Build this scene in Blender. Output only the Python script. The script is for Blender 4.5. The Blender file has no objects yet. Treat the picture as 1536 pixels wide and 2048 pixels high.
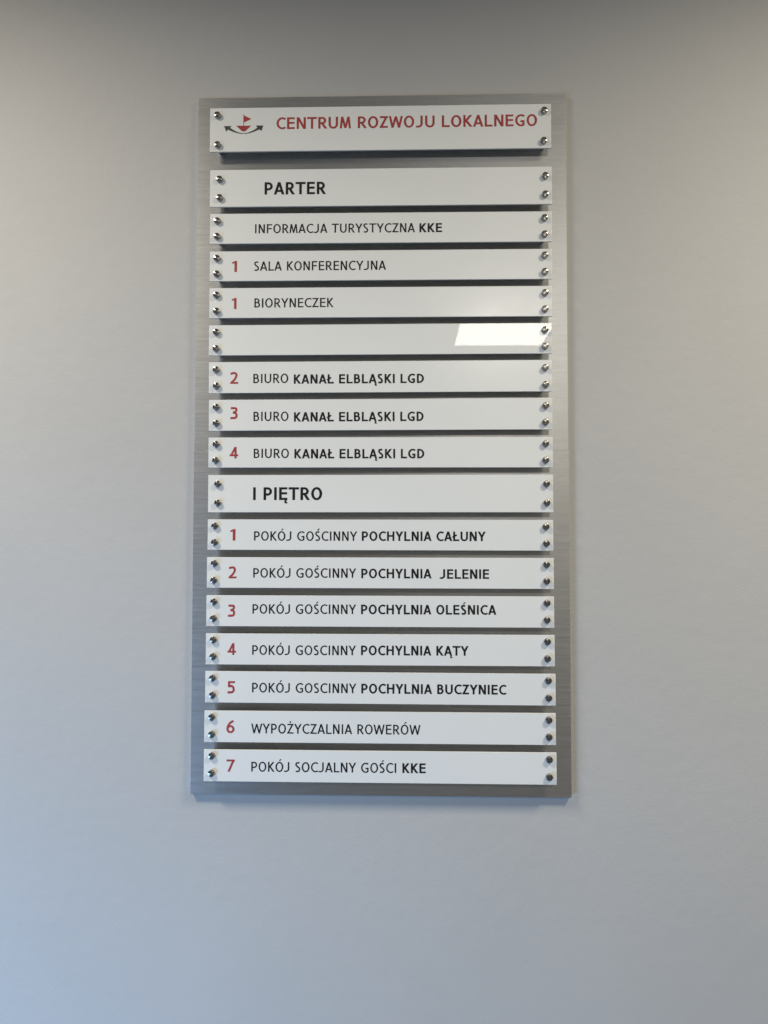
import bpy, bmesh, math, random
from mathutils import Vector, Matrix

random.seed(7)
scene = bpy.context.scene
COL = scene.collection

# ------------------------------------------------------------------ camera
PITCH, YAW, ROLL = 0.03861655, -0.02586628, 0.00129871
CAM = Vector((0.0, -1.1270, 1.5))            # metres; the wall is the plane y = 0
cy, sy, cp, sp, cr, sr = (math.cos(YAW), math.sin(YAW), math.cos(PITCH), math.sin(PITCH),
                          math.cos(ROLL), math.sin(ROLL))
fwd = Vector((sy * cp, cy * cp, sp)); ri = Vector((cy, -sy, 0)); up = ri.cross(fwd)
rx = cr * ri + sr * up; ux = -sr * ri + cr * up
cam_data = bpy.data.cameras.new('camera'); cam = bpy.data.objects.new('camera', cam_data); COL.objects.link(cam)
cam.matrix_world = Matrix(((rx.x, ux.x, -fwd.x, CAM.x), (rx.y, ux.y, -fwd.y, CAM.y),
                           (rx.z, ux.z, -fwd.z, CAM.z), (0, 0, 0, 1)))
cam_data.sensor_fit = 'VERTICAL'; cam_data.sensor_height = 36.0; cam_data.sensor_width = 27.0
cam_data.lens = 1500.0 / 2048.0 * 36.0
cam_data.clip_start = 0.02; cam_data.clip_end = 60.0
scene.camera = cam

# ------------------------------------------------------------------ light
world = bpy.data.worlds.new('World'); scene.world = world; world.use_nodes = True
bg = world.node_tree.nodes['Background']
bg.inputs['Color'].default_value = (1.0, 0.965, 0.91, 1); bg.inputs['Strength'].default_value = 0.135


def area(name, loc, target, sx, sy_, power, color, spread=180.0):
    d = bpy.data.lights.new(name, 'AREA'); d.shape = 'RECTANGLE'; d.size = sx; d.size_y = sy_
    d.energy = power; d.color = color; d.spread = math.radians(spread)
    o = bpy.data.objects.new(name, d); COL.objects.link(o); o.location = loc
    o.rotation_euler = (Vector(target) - Vector(loc)).to_track_quat('-Z', 'Y').to_euler()
    return o


CEIL = 2.60
area('ceiling_lamp', (-1.04, -0.87, CEIL), (-1.04, -0.87, 0), 0.30, 0.30, 24, (1.0, 0.92, 0.775), 162)
area('ceiling_lamp', (0.98, -0.90, CEIL), (0.98, -0.90, 0), 0.30, 0.30, 21.5, (1.0, 0.915, 0.735), 162)
area('ceiling_lamp', (0.528, -2.82, CEIL), (0.528, -2.82, 0), 0.48, 0.60, 21, (1.0, 0.95, 0.86))
area('window_daylight', (-2.45, -1.95, -0.10), (-1.15, 0, 0.12), 1.6, 1.3, 26, (0.26, 0.54, 0.98), 76)

scene.view_settings.view_transform = 'Standard'; scene.view_settings.look = 'None'
scene.view_settings.exposure = 0.0; scene.view_settings.gamma = 1.0
scene.view_settings.use_curve_mapping = False
scene.render.engine = 'CYCLES'
scene.cycles.use_denoising = True
scene.cycles.max_bounces = 8


# ------------------------------------------------------------------ materials
def mat(name):
    m = bpy.data.materials.new(name); m.use_nodes = True
    nt = m.node_tree; return m, nt, nt.nodes['Principled BSDF']


def N(nt, kind, **kw):
    n = nt.nodes.new(kind)
    for k, v in kw.items():
        if k in n.inputs: n.inputs[k].default_value = v
        else: setattr(n, k, v)
    return n


def coords(nt, scale):
    tc = N(nt, 'ShaderNodeTexCoord'); mp = N(nt, 'ShaderNodeMapping'); mp.inputs['Scale'].default_value = scale
    nt.links.new(tc.outputs['Object'], mp.inputs['Vector']); return mp.outputs['Vector']


def ramp(nt, fac, a, b, p0=0.3, p1=0.7):
    r = N(nt, 'ShaderNodeMapRange'); nt.links.new(fac, r.inputs['Value'])
    r.inputs['From Min'].default_value = p0; r.inputs['From Max'].default_value = p1
    r.inputs['To Min'].default_value = a; r.inputs['To Max'].default_value = b
    return r.outputs['Result']


def mixcol(nt, fac, c0, c1):
    m = N(nt, 'ShaderNodeMix', data_type='RGBA'); nt.links.new(fac, m.inputs['Factor'])
    m.inputs['A'].default_value = (*c0, 1); m.inputs['B'].default_value = (*c1, 1); return m.outputs['Result']


def wall_material():
    m, nt, b = mat('wall_paint')
    v = coords(nt, (1, 1, 1))
    big = N(nt, 'ShaderNodeTexNoise', Scale=2.3, Detail=4.0, Roughness=0.55); nt.links.new(v, big.inputs['Vector'])
    nt.links.new(mixcol(nt, ramp(nt, big.outputs['Fac'], 0, 1), (0.475, 0.468, 0.456), (0.500, 0.492, 0.479)), b.inputs['Base Color'])
    b.inputs['Roughness'].default_value = 0.62; b.inputs['Specular IOR Level'].default_value = 0.3
    roll = N(nt, 'ShaderNodeTexNoise', Scale=420.0, Detail=3.0, Roughness=0.6); nt.links.new(v, roll.inputs['Vector'])
    mid = N(nt, 'ShaderNodeTexNoise', Scale=38.0, Detail=3.0, Roughness=0.5); nt.links.new(v, mid.inputs['Vector'])
    add = N(nt, 'ShaderNodeMath', operation='MULTIPLY_ADD'); nt.links.new(mid.outputs['Fac'], add.inputs[0])
    add.inputs[1].default_value = 2.5; nt.links.new(roll.outputs['Fac'], add.inputs[2])
    bp = N(nt, 'ShaderNodeBump', Strength=0.42, Distance=0.0007); nt.links.new(add.outputs[0], bp.inputs['Height'])
    nt.links.new(bp.outputs['Normal'], b.inputs['Normal'])
    return m


def brushed_material():
    m, nt, b = mat('brushed_aluminium')
    b.inputs['Metallic'].default_value = 1.0
    fine = N(nt, 'ShaderNodeTexNoise', Scale=1.0, Detail=3.0, Roughness=0.6); nt.links.new(coords(nt, (55, 55, 1300)), fine.inputs['Vector'])
    long = N(nt, 'ShaderNodeTexNoise', Scale=1.0, Detail=2.0, Roughness=0.5); nt.links.new(coords(nt, (12, 12, 700)), long.inputs['Vector'])
    nt.links.new(mixcol(nt, ramp(nt, fine.outputs['Fac'], 0, 1), (0.50, 0.503, 0.50), (0.59, 0.593, 0.59)), b.inputs['Base Color'])
    nt.links.new(ramp(nt, long.outputs['Fac'], 0.34, 0.41), b.inputs['Roughness'])
    b.inputs['Anisotropic'].default_value = 0.45
    tv = N(nt, 'ShaderNodeCombineXYZ', X=0.0, Y=0.0, Z=1.0); nt.links.new(tv.outputs[0], b.inputs['Tangent'])
    bp = N(nt, 'ShaderNodeBump', Strength=0.14, Distance=0.0002); nt.links.new(fine.outputs['Fac'], bp.inputs['Height'])
    nt.links.new(bp.outputs['Normal'], b.inputs['Normal'])
    return m


def plate_material(name, rough, spec):
    m, nt, b = mat(name); b.inputs['Specular IOR Level'].default_value = spec
    v = coords(nt, (1, 1, 1))
    n = N(nt, 'ShaderNodeTexNoise', Scale=9.0, Detail=4.0, Roughness=0.6); nt.links.new(v, n.inputs['Vector'])
    nt.links.new(mixcol(nt, ramp(nt, n.outputs['Fac'], 0, 1), (0.76, 0.765, 0.75), (0.79, 0.795, 0.775)), b.inputs['Base Color'])
    s = N(nt, 'ShaderNodeTexNoise', Scale=26.0, Detail=5.0, Roughness=0.65); nt.links.new(v, s.inputs['Vector'])
    nt.links.new(ramp(nt, s.outputs['Fac'], rough * 0.85, rough * 1.15), b.inputs['Roughness'])
    w = N(nt, 'ShaderNodeTexNoise', Scale=14.0, Detail=2.0); nt.links.new(v, w.inputs['Vector'])
    bp = N(nt, 'ShaderNodeBump', Strength=0.05, Distance=0.0003); nt.links.new(w.outputs['Fac'], bp.inputs['Height'])
    nt.links.new(bp.outputs['Normal'], b.inputs['Normal'])
    return m


def vinyl(name, c, rough=0.45):
    m, nt, b = mat(name)
    n = N(nt, 'ShaderNodeTexNoise', Scale=60.0, Detail=3.0); nt.links.new(coords(nt, (1, 1, 1)), n.inputs['Vector'])
    nt.links.new(mixcol(nt, ramp(nt, n.outputs['Fac'], 0, 1), [x * 0.9 for x in c], [min(1, x * 1.1) for x in c]), b.inputs['Base Color'])
    b.inputs['Roughness'].default_value = rough; b.inputs['Specular IOR Level'].default_value = 0.25
    return m


def turned_steel():
    m, nt, b = mat('turned_steel')
    b.inputs['Metallic'].default_value = 1.0; b.inputs['Base Color'].default_value = (0.33, 0.327, 0.318, 1)
    b.inputs['Roughness'].default_value = 0.30; b.inputs['Anisotropic'].default_value = 0.85; b.inputs['Anisotropic Rotation'].default_value = 0.25
    tg = N(nt, 'ShaderNodeTangent', direction_type='RADIAL', axis='Z'); nt.links.new(tg.outputs[0], b.inputs['Tangent'])
    n = N(nt, 'ShaderNodeTexNoise', Scale=900.0, Detail=2.0); nt.links.new(coords(nt, (1, 1, 1)), n.inputs['Vector'])
    nt.links.new(ramp(nt, n.outputs['Fac'], 0.19, 0.28), b.inputs['Roughness'])
    return m


M_WALL = wall_material(); M_ALU = brushed_material(); M_STEEL = turned_steel()
M_FILM = plate_material('white_film', 0.19, 0.34); M_GLOSS = plate_material('white_acrylic_gloss', 0.017, 0.25)
M_BLACK = vinyl('black_vinyl', (0.012, 0.012, 0.013)); M_RED = vinyl('red_vinyl', (0.37, 0.055, 0.052))
M_GREY = vinyl('dark_grey_vinyl', (0.06, 0.06, 0.058))


# ------------------------------------------------------------------ mesh helpers
def link(name, me, m, parent=None, loc=(0, 0, 0), rot=(0, 0, 0)):
    o = bpy.data.objects.new(name, me); COL.objects.link(o)
    if m is not None: me.materials.append(m)
    o.location = loc; o.rotation_euler = rot
    if parent is not None: o.parent = parent
    return o


def slab(name, x0, x1, z0, z1, y0, y1, bev=0.0):
    """box with x to the right, z up; y1 is the face towards the viewer (more negative y)"""
    bm = bmesh.new()
    bmesh.ops.create_cube(bm, size=1.0)
    for v in bm.verts:
        v.co = Vector((x0 if v.co.x < 0 else x1, y1 if v.co.y < 0 else y0, z0 if v.co.z < 0 else z1))
    if bev:
        bmesh.ops.bevel(bm, geom=list(bm.edges), offset=bev, segments=2, profile=0.5, affect='EDGES')
    me = bpy.data.meshes.new(name); bm.to_mesh(me); bm.free(); return me


def lathe_mesh(name, prof, n=40):
    bm = bmesh.new(); rings = []
    for r, z in prof:
        rings.append([bm.verts.new((r * math.cos(2 * math.pi * k / n), r * math.sin(2 * math.pi * k / n), z)) for k in range(n)])
    for a, b in zip(rings, rings[1:]):
        for k in range(n):
            bm.faces.new((a[k], a[(k + 1) % n], b[(k + 1) % n], b[k]))
    bm.faces.new(list(reversed(rings[0]))); bm.faces.new(rings[-1])
    bmesh.ops.recalc_face_normals(bm, faces=bm.faces)
    me = bpy.data.meshes.new(name); bm.to_mesh(me); bm.free()
    for p in me.polygons: p.use_smooth = len(p.vertices) == 4
    me.set_sharp_from_angle(angle=math.radians(30))
    return me


# ------------------------------------------------------------------ stroke lettering (unit cap height)
ADV_R = dict(A=590, B=566, C=598, D=613, E=536, F=525, G=676, H=654, I=278, J=477, K=576, L=507, M=709, N=638, O=674,
             P=558, R=582, S=481, T=581, U=648, W=852, Y=571, Z=550)
ADV_B = dict(A=633, B=596, C=612, D=643, E=569, F=583, G=671, H=683, I=278, J=533, K=617, L=553, M=745, N=667, O=703,
             P=587, R=610, S=511, T=611, U=678, W=850, Y=613, Z=560)
BASE = {'Ą': 'A', 'Ę': 'E', 'Ł': 'L', 'Ó': 'O', 'Ś': 'S', 'Ż': 'Z'}


def ribbon(pts, s, closed=False):
    """quads of constant width along a centre line"""
    n = len(pts); L = []; R = []
    for i in range(n):
        p = Vector(pts[i])
        if closed:
            a = Vector(pts[i - 1]); b = Vector(pts[(i + 1) % n])
        else:
            a = Vector(pts[max(i - 1, 0)]); b = Vector(pts[min(i + 1, n - 1)])
        t = (b - a).normalized(); nn = Vector((-t.y, t.x))
        k = 1.0
        if 0 < i < n - 1:
            t1 = (p - a).normalized(); k = 1 / max(0.35, abs(Vector((-t1.y, t1.x)).dot(nn)))
        L.append(p + nn * s * 0.5 * k); R.append(p - nn * s * 0.5 * k)
    m = n if closed else n - 1
    return [[R[i], R[(i + 1) % n], L[(i + 1) % n], L[i]] for i in range(m)]


def glyph(ch, A, s):
    """list of polygon groups; A advance, s stem, both in cap heights"""
    h = 0.86 * s; G = []
    lb = 0.105 if s < 0.18 else 0.09; l = lb + s / 2; hb = h / 2; r = A - lb - s / 2; c = A / 2
    V = lambda x, y0, y1: G.append([[(x - s / 2, y0), (x + s / 2, y0), (x + s / 2, y1), (x - s / 2, y1)]])
    H = lambda x0, x1, y, t=h: G.append([[(x0, y - t / 2), (x1, y - t / 2), (x1, y + t / 2), (x0, y + t / 2)]])

    def D(x0, y0, x1, y1, w=s):
        k = w * math.hypot(x1 - x0, y1 - y0) / abs(y1 - y0) / 2
        G.append([[(x0 - k, y0), (x0 + k, y0), (x1 + k, y1), (x1 - k, y1)]])

    def E(cx, cy_, ex, ey, a0, a1, n=28, w0=s, w1=h):
        P = []; L = []; R = []
        for i in range(n + 1):
            a = math.radians(a0 + (a1 - a0) * i / n); ca, sa = math.cos(a), math.sin(a)
            L.append((cx + (ex - w0 / 2) * ca, cy_ + (ey - w1 / 2) * sa)); R.append((cx + (ex + w0 / 2) * ca, cy_ + (ey + w1 / 2) * sa))
        for i in range(n):
            q = [L[i], R[i], R[i + 1], L[i + 1]]
            P.append(q if a1 > a0 else q[::-1])
        G.append(P)

    PL = lambda pts, w=s: G.append(ribbon(pts, w))

    def smooth(pts, w, n=10):
        out = []; q = [Vector(p) for p in pts]; q = [2 * q[0] - q[1]] + q + [2 * q[-1] - q[-2]]
        for i in range(1, len(q) - 2):
            for k in range(n):
                t = k / n; a, b, c_, d = q[i - 1:i + 3]
                out.append(0.5 * ((2 * b) + (c_ - a) * t + (2 * a - 5 * b + 4 * c_ - d) * t * t + (3 * b - a - 3 * c_ + d) * t ** 3))
        out.append(q[-2]); G.append(ribbon(out, w))

    b = BASE.get(ch, ch)
    if b == 'A':
        x = 0.015 + 0.55 * s; D(x, 0, c, 1); D(A - x, 0, c, 1); f = 0.31 * (c - x)
        H(x + f, A - x - f, 0.29)
    elif b == 'B':
        V(l, 0, 1); e1 = A - 0.15 - s / 2; e2 = A - 0.085 - s / 2; my = 0.535
        for y0, y1, e in ((my, 1 - hb, e1), (hb, my, e2)):
            ry = (y1 - y0) / 2; rxx = ry * 0.98; H(l, e - rxx, y1); H(l, e - rxx, y0); E(e - rxx, (y0 + y1) / 2, rxx, ry, 90, -90)
    elif b in 'CG':
        e = 0.075 + s / 2; k = 0.60 if b == 'C' else 0.62
        a0 = 52 if b == 'C' else 50; wid = (A - (0.055 if b == 'C' else 0.13)) - e
        rxx = wid / (1 + math.cos(math.radians(a0)) * 1.0)
        if b == 'C': E(e + rxx, 0.5, rxx, 0.515 - hb, a0, 308, 40)
        else:
            xr = A - 0.105 - s / 2; E(e + rxx, 0.5, rxx, 0.515 - hb, a0, 300, 40)
            ex = e + rxx + rxx * math.cos(math.radians(300)); ey = 0.5 + (0.515 - hb) * math.sin(math.radians(300))
            V(xr, 0.075, 0.5); H(xr - 0.24, xr, 0.5 - hb)
            PL([(ex - 0.02, ey - 0.004), (xr - s * 0.1, 0.115)], h)
    elif b == 'D':
        V(l, 0, 1); e = A - 0.075 - s / 2; rxx = min(0.40, e - l - 0.06); H(l, e - rxx, 1 - hb); H(l, e - rxx, hb); E(e - rxx, 0.5, rxx, 0.5 - hb, 90, -90, 36)
    elif b == 'E':
        V(l, 0, 1); H(l, A - 0.075, 1 - hb); H(l, A - 0.095, 0.53); H(l, A - 0.065, hb)
    elif b == 'F':
        V(l, 0, 1); H(l, A - 0.055, 1 - hb); H(l, A - 0.105, 0.5)
    elif b == 'H': V(l, 0, 1); V(r, 0, 1); H(l, r, 0.53)
    elif b == 'I': V(c, 0, 1)
    elif b == 'J':
        xr = A - 0.115 - s / 2; V(xr, 0.30, 1); rxx = 0.30; E(xr - rxx, 0.30, rxx, 0.315 - hb, 0, -118, 22)
    elif b == 'K':
        V(l, 0, 1); x0 = l + s * 0.5; D(x0 + 0.02, 0.50, A - 0.05 - s * 0.6, 1); D(A - 0.02 - s * 0.6, 0, x0 + 0.02, 0.56)
    elif b == 'L': V(l, 0, 1); H(l, A - 0.045, hb)
    elif b == 'M':
        x0 = 0.055 + s / 2; x1 = x0 + 0.115; D(x0, 0, x1, 1, s * 0.96); D(A - x0, 0, A - x1, 1, s * 0.96)
        D(x1 + s * 0.05, 1, c, 0.02, s * 0.9); D(A - x1 - s * 0.05, 1, c, 0.02, s * 0.9)
    elif b == 'N': V(l, 0, 1); V(r, 0, 1); D(l + s * 0.1, 1, r - s * 0.1, 0)
    elif b == 'O':
        ex = A / 2 - 0.07 - s / 2; E(c, 0.5, ex, 0.515 - hb, 0, 360, 56)
    elif b in 'PR':
        V(l, 0, 1); e = A - (0.075 if b == 'P' else 0.12) - s / 2; my = 0.43 if b == 'P' else 0.47
        ry = (1 - hb - my) / 2; rxx = ry * 1.0; H(l, e - rxx, 1 - hb); H(l, e - rxx, my); E(e - rxx, (1 - hb + my) / 2, rxx, ry, 90, -90)
        if b == 'R': D(A - 0.02 - s * 0.62, 0, l + 0.17 + s * 0.25, my)
    elif b == 'S':
        xl = 0.075 + s / 2; xr = A - 0.075 - s / 2
        smooth([(xr - 0.01, 0.925), (c + 0.05, 1.005 - hb), (xl + 0.06, 0.925 - 0.02), (xl + 0.0, 0.76), (xl + 0.09, 0.60),
                (c, 0.515), (xr - 0.06, 0.42), (xr, 0.27), (xr - 0.06, 0.105), (c - 0.05, hb - 0.008), (xl - 0.02, 0.085)], 0.95 * s)
    elif b == 'T': H(0.025, A - 0.025, 1 - hb); V(c, 0, 1 - h)
    elif b == 'U':
        V(l - 0.005, 0.36, 1); V(r + 0.005, 0.36, 1); E(c, 0.36, (r - l) / 2 + 0.005, 0.375 - hb, 180, 360, 32)
    elif b == 'W':
        x0 = 0.015 + s * 0.52; w = s * 0.94; q = A * 0.275
        D(q, 0, x0, 1, w); D(q, 0, c, 0.97, w); D(A - q, 0, c, 0.97, w); D(A - q, 0, A - x0, 1, w)
    elif b == 'Y': x0 = 0.01 + s * 0.58; D(c, 0.43, x0, 1); D(c, 0.43, A - x0, 1); V(c, 0, 0.50)
    elif b == 'Z':
        H(0.075, A - 0.06, 1 - hb); H(0.055, A - 0.05, hb); D(0.06 + s * 0.62, hb, A - 0.07 - s * 0.62, 1 - hb)
    elif b == '1':
        V(c + 0.06, 0, 1); G.append([[(c + 0.06, 1), (c + 0.06, 1 - 0.95 * s), (c - 0.19, 1 - 1.42 * s), (c - 0.19, 1 - 0.62 * s)]])
    elif b == '2':
        smooth([(0.10, 0.86), (c - 0.10, 1 - hb), (c + 0.10, 1 - hb - 0.01), (A - 0.13 - s / 2, 0.80), (A - 0.14 - s / 2, 0.64), (c + 0.03, 0.36), (0.12 + s * 0.4, hb + 0.05)], s)
        H(0.07, A - 0.06, hb)
    elif b == '3':
        xr = A - 0.10 - s / 2
        smooth([(0.12, 0.93), (c - 0.04, 1.0 - hb), (xr - 0.06, 0.90), (xr - 0.02, 0.77), (xr - 0.12, 0.60), (c - 0.10, 0.545)], s)
        smooth([(c - 0.10, 0.545), (xr - 0.09, 0.50), (xr, 0.30), (xr - 0.07, 0.12), (c - 0.04, hb), (0.09, 0.08)], s)
    elif b == '4':
        xv = A - 0.17 - s / 2; V(xv, 0, 1); H(0.04, A - 0.03, 0.27); D(0.05 + s * 0.75, 0.27, xv - s * 0.02, 1, s * 0.92)
    elif b == '5':
        xr = A - 0.10 - s / 2
        H(0.13, A - 0.09, 1 - hb); V(0.13 + s / 2, 0.50, 1)
        smooth([(0.13 + s * 0.4, 0.565), (c, 0.615 - 0.01), (xr - 0.06, 0.51), (xr, 0.32), (xr - 0.08, 0.13), (c - 0.06, hb), (0.09, 0.075)], s)
    elif b == '6':
        E(c, 0.315, A / 2 - 0.075 - s / 2, 0.325 - hb, 0, 360, 44)
        smooth([(0.075 + s / 2, 0.33), (0.115 + s / 2, 0.56), (c - 0.02, 0.83), (A - 0.17, 0.985)], s)
    elif b == '7': H(0.06, A - 0.05, 1 - hb); D(c - 0.16, 0, A - 0.07 - s * 0.56, 1 - hb)
    # marks
    if ch in 'ÓŚ': G.append([[(c - 0.045, 1.09), (c + 0.06, 1.09), (c + 0.19 + s * 0.2, 1.285), (c + 0.05, 1.285)]])
    if ch == 'Ż': E(c, 1.185, s * 0.30, s * 0.30, 0, 360, 20, s * 0.58, s * 0.58)
    if ch == 'Ł': G.append(ribbon([(l - 0.17, 0.395), (l + 0.27, 0.655)], h))
    if ch in 'ĄĘ':
        ox = A - (0.10 if ch == 'Ą' else 0.17)
        smooth([(ox + 0.03, 0.02), (ox - 0.06, -0.09), (ox - 0.055, -0.185), (ox + 0.03, -0.205), (ox + 0.10, -0.185)], 0.62 * s)
    return G


def text_mesh(name, txt, style, x0, x1, zb, cap, lift=0.00018):
    """lettering in plate-local metres: x to the right, z up, y towards the viewer is negative"""
    s = {'r': 0.152, 'b': 0.200, 'h': 0.180, 'n': 0.180}[style]
    tab = ADV_R if style == 'r' else ADV_B
    polys = []; x = 0.0; k = 0; track = 0.0
    for ch in txt:
        if ch == ' ': x += 0.301 / 0.716; continue
        A = tab.get(BASE.get(ch, ch), 586) / 716.0
        for grp in glyph(ch, A, s):
            k += 1
            for p in grp: polys.append(([(q[0] + x, q[1]) for q in p], k))
        x += A + track
    lo = min(q[0] for p, _ in polys for q in p); hi = max(q[0] for p, _ in polys for q in p)
    sx = (x1 - x0) / (hi - lo)
    bm = bmesh.new()
    for p, kk in polys:
        ar = sum(a[0] * b_[1] - b_[0] * a[1] for a, b_ in zip(p, p[1:] + p[:1]))
        if ar < 0: p = p[::-1]
        y = -(lift + (kk % 5) * 0.00002)
        try: bm.faces.new([bm.verts.new((x0 + (q[0] - lo) * sx, y, zb + q[1] * cap)) for q in p])
        except ValueError: pass
    me = bpy.data.meshes.new(name); bm.to_mesh(me); bm.free(); return me


def outline_mesh(name, outlines, lift):
    bm = bmesh.new()
    for i, pts in enumerate(outlines):
        vs = [bm.verts.new((x / 1000.0, -(lift + i * 0.00003), z / 1000.0)) for x, z in pts]
        es = [bm.edges.new((vs[k], vs[(k + 1) % len(vs)])) for k in range(len(vs))]
        bmesh.ops.triangle_fill(bm, use_beauty=True, edges=es, normal=(0, -1, 0))
    me = bpy.data.meshes.new(name); bm.to_mesh(me); bm.free(); return me


# ------------------------------------------------------------------ the wall
bm = bmesh.new()
bm.faces.new([bm.verts.new(p) for p in ((-3.2, 0, -0.9), (3.2, 0, -0.9), (3.2, 0, CEIL), (-3.2, 0, CEIL))])
me = bpy.data.meshes.new('wall'); bm.to_mesh(me); bm.free()
wall = link('wall', me, M_WALL); wall['kind'] = 'structure'

# ------------------------------------------------------------------ the sign
PLATES = [
   (-0.03588, 2.11829, 511.25, 67.07, -0.02, [(-243.81, 21.38), (-243.34, -24.11), (245.02, 22.13), (244.13, -23.6)], [('CENTRUM ROZWOJU LOKALNEGO', 'h', -154.93, 234.73, 0.09, 17.82)]) ,
   (-0.03515, 2.02844, 510.85, 56.43, -0.061, [(-240.63, 12.87), (-240.32, -15.29), (245.37, 13.34), (245.2, -14.5)], [('PARTER', 'b', -173.02, -80.7, -10.12, 18.77)]) ,
   (-0.03506, 1.9667, 509.77, 45.45, -0.123, [(-243.41, 10.98), (-243.5, -12.66), (243.65, 11.93), (243.75, -12.5)], [('INFORMACJA TURYSTYCZNA', 'r', -186.95, 52.08, -7.29, 13.68), ('KKE', 'b', 58.84, 92.34, -7.49, 13.6)]) ,
   (-0.03494, 1.9101, 509.43, 44.93, -0.036, [(-243.55, 11.18), (-243.45, -12.6), (243.52, 12.16), (243.37, -12.47)], [('1', 'n', -221.0, -213.79, -8.83, 16.66), ('SALA KONFERENCYJNA', 'r', -187.98, 8.99, -7.19, 13.86)]) ,
   (-0.03531, 1.85443, 508.91, 45.06, -0.038, [(-243.23, 11.27), (-242.97, -13.01), (243.86, 11.77), (243.56, -12.61)], [('1', 'n', -220.5, -213.68, -9.1, 16.61), ('BIORYNECZEK', 'r', -186.79, -68.57, -7.12, 13.8)]) ,
   (-0.03545, 1.79865, 508.82, 45.22, 0.048, [(-242.89, 11.61), (-242.81, -13.03), (243.49, 11.71), (243.44, -12.36)], []) ,
   (-0.03532, 1.74284, 508.05, 46.38, 0.097, [(-242.58, 11.29), (-242.01, -12.81), (243.35, 11.31), (243.49, -13.7)], [('2', 'n', -222.02, -210.14, -9.38, 17.22), ('BIURO', 'r', -187.45, -135.45, -8.54, 13.77), ('KANAŁ ELBLĄSKI LGD', 'b', -127.11, 65.51, -9.79, 13.75)]) ,
   (-0.03515, 1.68653, 507.31, 46.09, 0.1, [(-242.05, 11.72), (-241.85, -12.29), (243.36, 11.53), (242.93, -12.72)], [('3', 'n', -221.33, -210.66, -5.58, 17.39), ('BIURO', 'r', -186.95, -134.9, -8.8, 13.72), ('KANAŁ ELBLĄSKI LGD', 'b', -126.73, 64.85, -9.89, 13.84)]) ,
   (-0.03498, 1.63046, 507.68, 44.66, -0.034, [(-241.84, 11.99), (-242.18, -11.92), (242.78, 12.24), (242.62, -11.99)], [('4', 'n', -222.27, -209.47, -8.75, 17.02), ('BIURO', 'r', -186.28, -134.11, -8.19, 13.74), ('KANAŁ ELBLĄSKI LGD', 'b', -125.95, 65.62, -8.84, 13.87)]) ,
   (-0.03487, 1.56968, 507.52, 55.21, 0.022, [(-239.05, 14.08), (-238.78, -13.93), (243.57, 13.93), (243.73, -13.98)], [('I PIĘTRO', 'b', -186.86, -84.78, -9.43, 18.79)]) ,
   (-0.03505, 1.50886, 507.32, 44.9, -0.066, [(-242.49, 12.74), (-242.66, -11.48), (242.35, 12.37), (242.93, -11.79)], [('1', 'n', -219.96, -212.4, -8.78, 16.94), ('POKÓJ GOŚCINNY', 'r', -184.86, -32.76, -8.7, 13.7), ('POCHYLNIA CAŁUNY', 'b', -25.93, 155.35, -8.68, 13.86)]) ,
   (-0.03516, 1.45324, 508.24, 44.98, -0.044, [(-242.63, 13.17), (-243.1, -11.4), (243.01, 12.88), (243.08, -11.04)], [('2', 'n', -221.86, -210.1, -8.5, 17.1), ('POKÓJ GOŚCINNY', 'r', -185.43, -33.91, -7.28, 13.79), ('POCHYLNIA', 'b', -26.43, 76.31, -7.7, 13.88), ('JELENIE', 'b', 87.76, 160.11, -8.12, 13.84)]) ,
   (-0.03526, 1.3972, 508.56, 45.24, -0.041, [(-242.7, 13.12), (-243.02, -11.14), (243.3, 13.24), (243.29, -11.31)], [('3', 'n', -222.19, -211.56, -8.47, 17.26), ('POKÓJ GOŚCINNY', 'r', -186.08, -33.81, -3.99, 13.81), ('POCHYLNIA OLEŚNICA', 'b', -26.56, 170.44, -4.07, 13.83)]) ,
   (-0.03515, 1.3414, 509.16, 45.17, -0.018, [(-243.05, 13.5), (-243.17, -10.66), (243.52, 13.28), (243.35, -11.17)], [('4', 'n', -222.52, -210.07, -8.44, 17.04), ('POKÓJ GOSCINNY', 'r', -186.08, -33.98, -8.02, 13.82), ('POCHYLNIA KĄTY', 'b', -26.53, 130.02, -7.8, 13.92)]) ,
   (-0.03486, 1.28577, 510.34, 45.42, -0.144, [(-243.9, 13.08), (-243.81, -11.64), (244.09, 13.44), (244.41, -11.34)], [('5', 'n', -222.26, -211.38, -9.08, 17.55), ('POKÓJ GOSCINNY', 'r', -186.12, -33.51, -7.38, 13.84), ('POCHYLNIA BUCZYNIEC', 'b', -26.3, 184.55, -7.47, 13.94)]) ,
   (-0.03527, 1.22891, 510.96, 45.39, -0.033, [(-244.28, 13.74), (-244.01, -11.02), (244.91, 13.54), (244.9, -10.79)], [('6', 'n', -222.87, -210.98, -9.25, 17.7), ('WYPOŻYCZALNIA ROWERÓW', 'r', -186.57, 60.17, -9.38, 14.0)]) ,
   (-0.03499, 1.17248, 511.71, 45.67, -0.047, [(-243.99, 14.46), (-244.22, -10.56), (244.8, 13.75), (244.78, -11.33)], [('7', 'n', -222.62, -210.39, -8.44, 17.27), ('POKÓJ SOCJALNY GOŚCI', 'r', -186.17, 24.63, -8.07, 14.02), ('KKE', 'b', 33.68, 67.38, -8.03, 14.01)]) ,
]
MAST = [(-205.18, 23.53), (-204.36, 23.52), (-204.2, 6.09), (-205.03, 6.1)]
FLAG = [(-204.46, 21.84), (-193.18, 16.28), (-204.36, 10.9)]
HULL = [(-215.97, 6.07), (-193.38, 5.95), (-197.78, 1.81), (-201.29, -1.75), (-202.47, -2.57), (-204.54, -2.79), (-206.61, -2.52), (-207.8, -1.67), (-211.67, 1.99)]
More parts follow.
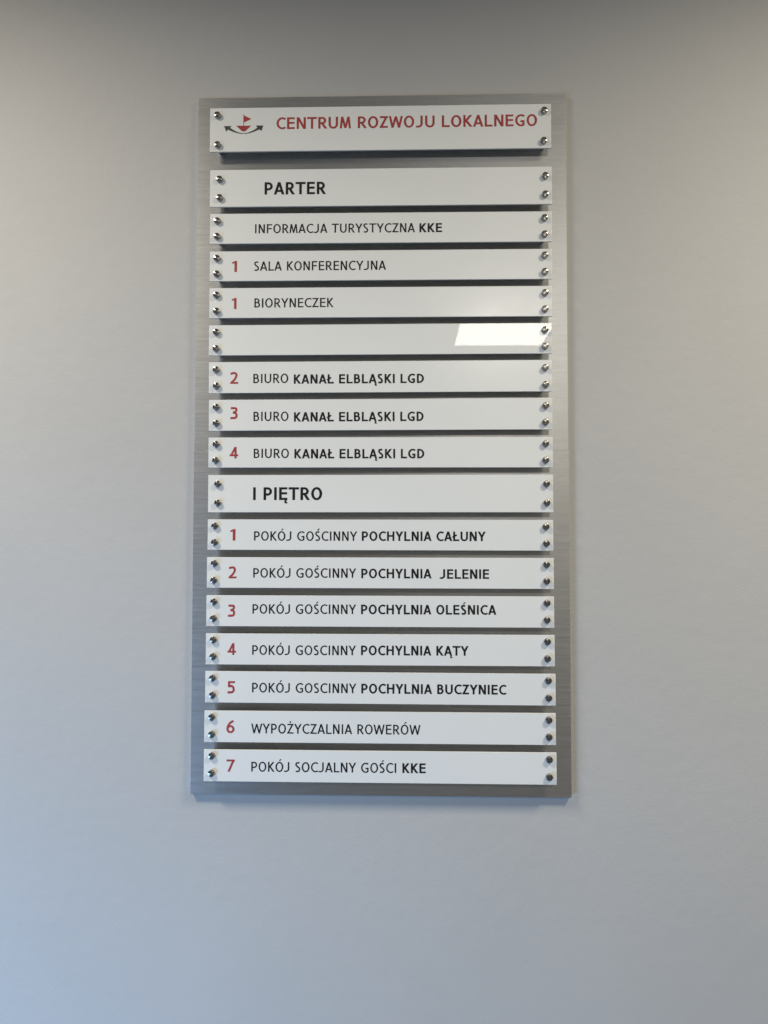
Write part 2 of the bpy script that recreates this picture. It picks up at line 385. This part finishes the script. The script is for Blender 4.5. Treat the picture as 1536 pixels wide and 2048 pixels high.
LARROW = [(-234.19, 5.88), (-222.94, 5.73), (-225.29, 3.06), (-221.42, 0.61), (-217.25, -2.02), (-212.5, -4.13), (-207.76, -5.27), (-204.51, -5.55), (-204.5, -6.39), (-208.35, -6.34), (-213.08, -5.56), (-218.42, -4.05), (-223.76, -1.94), (-228.51, 0.28), (-231.15, -2.69)]
RARROW = [(-175.08, 6.02), (-177.67, -2.53), (-180.93, 0.09), (-185.34, -1.95), (-190.64, -3.98), (-195.94, -5.54), (-200.66, -6.32), (-204.5, -6.39), (-204.51, -5.55), (-200.67, -5.24), (-195.96, -3.98), (-191.25, -1.88), (-187.14, 0.59), (-183.91, 2.95), (-186.3, 6.04)]

PLATE_LABELS = [
    'tall white plate with red CENTRUM ROZWOJU LOKALNEGO lettering and boat emblem',
    'white heading plate reading PARTER in bold black',
    'white plate reading INFORMACJA TURYSTYCZNA KKE with no room number',
    'white plate with red 1 and SALA KONFERENCYJNA',
    'white plate with red 1 and BIORYNECZEK',
    'blank glossy white plate with a bright lamp reflection',
    'white plate with red 2 and BIURO KANAŁ ELBLĄSKI LGD',
    'white plate with red 3 set high and BIURO KANAŁ ELBLĄSKI LGD',
    'white plate with red 4 and BIURO KANAŁ ELBLĄSKI LGD',
    'white heading plate reading I PIĘTRO in bold black',
    'white plate with red 1 and POCHYLNIA CAŁUNY',
    'white plate with red 2 and POCHYLNIA JELENIE',
    'white plate with red 3 and POCHYLNIA OLEŚNICA',
    'white plate with red 4 and POCHYLNIA KĄTY',
    'white plate with red 5 and POCHYLNIA BUCZYNIEC',
    'white plate with red 6 and WYPOŻYCZALNIA ROWERÓW',
    'lowest white plate with red 7 and POKÓJ SOCJALNY GOŚCI KKE',
]
FRONT = 0.0270           # plate face in front of the wall
BOARD = 0.009            # board face in front of the wall
PLATE_T = 0.003

sign = bpy.data.objects.new('directory_sign', None); COL.objects.link(sign)
sign.location = (-0.035, 0, 1.1256); sign.empty_display_size = 0.1
sign['label'] = 'tall brushed aluminium building directory sign with white name plates screwed to grey wall'
sign['category'] = 'directory sign'
SX, SZ = sign.location.x, sign.location.z

# two brushed sheets meeting in a hairline seam, the lower one a touch wider and prouder
link('backing_sheet', slab('backing_sheet', -0.3148 - SX, 0.2453 - SX, 1.6352 - SZ, 2.1785 - SZ, -0.0005, -BOARD, 0.0001), M_ALU, sign)
link('backing_sheet', slab('backing_sheet', -0.3153 - SX, 0.2459 - SX, 1.1256 - SZ, 1.63505 - SZ, -0.0005, -BOARD - 0.00012, 0.0001), M_ALU, sign)

# one standoff screw: turned head in front of the plate, barrel between plate and board
R = 0.0049
HEAD = [(R * 0.86, -0.0002), (R * 0.86, 0.0), (R, 0.0), (R, 0.0042), (R - 0.0003, 0.0047), (R - 0.0005, 0.0048)]
head_me = lathe_mesh('screw_head', HEAD)
head_me.materials.append(M_STEEL)
GAP = FRONT - PLATE_T - BOARD
barrel_me = lathe_mesh('screw_barrel', [(0.0048, -PLATE_T - GAP + 0.0006), (0.0048, -PLATE_T - 0.0001)], 28)
barrel_me.materials.append(M_STEEL)
bmj = bmesh.new(); bmj.from_mesh(barrel_me); bmj.from_mesh(head_me)
screw_me = bpy.data.meshes.new('standoff_screw'); bmj.to_mesh(screw_me); bmj.free(); screw_me.materials.append(M_STEEL)

for i, (cx, cz, w, h, rot, screws, texts) in enumerate(PLATES):
    me = slab('name_plate', -w / 2000, w / 2000, -h / 2000, h / 2000, PLATE_T, 0.0, 0.00035)
    p = link('name_plate', me, M_GLOSS if i == 5 else M_FILM, sign, (cx - SX, -FRONT, cz - SZ), (0, -math.radians(rot), 0))
    p['label'] = PLATE_LABELS[i]
    for (x, z) in screws:
        sc = link('standoff_screw', screw_me, None, p, (x / 1000, 0, z / 1000), (math.radians(90), 0, random.uniform(-0.03, 0.03)))
    for (t, st, x0, x1, zb, cap) in texts:
        nm = 'room_number' if st == 'n' else ('heading_lettering' if st == 'h' or i in (1, 9) else ('bold_lettering' if st == 'b' else 'lettering'))
        link(nm, text_mesh(nm, t, st, x0 / 1000, x1 / 1000, zb / 1000, cap / 1000), M_RED if st in 'nh' else M_BLACK, p)
    if i == 0:
        link('boat_emblem', outline_mesh('boat_emblem', [MAST, FLAG, HULL], 0.00018), M_RED, p)
        link('arrow_emblem', outline_mesh('arrow_emblem', [LARROW, RARROW], 0.00018), M_GREY, p)
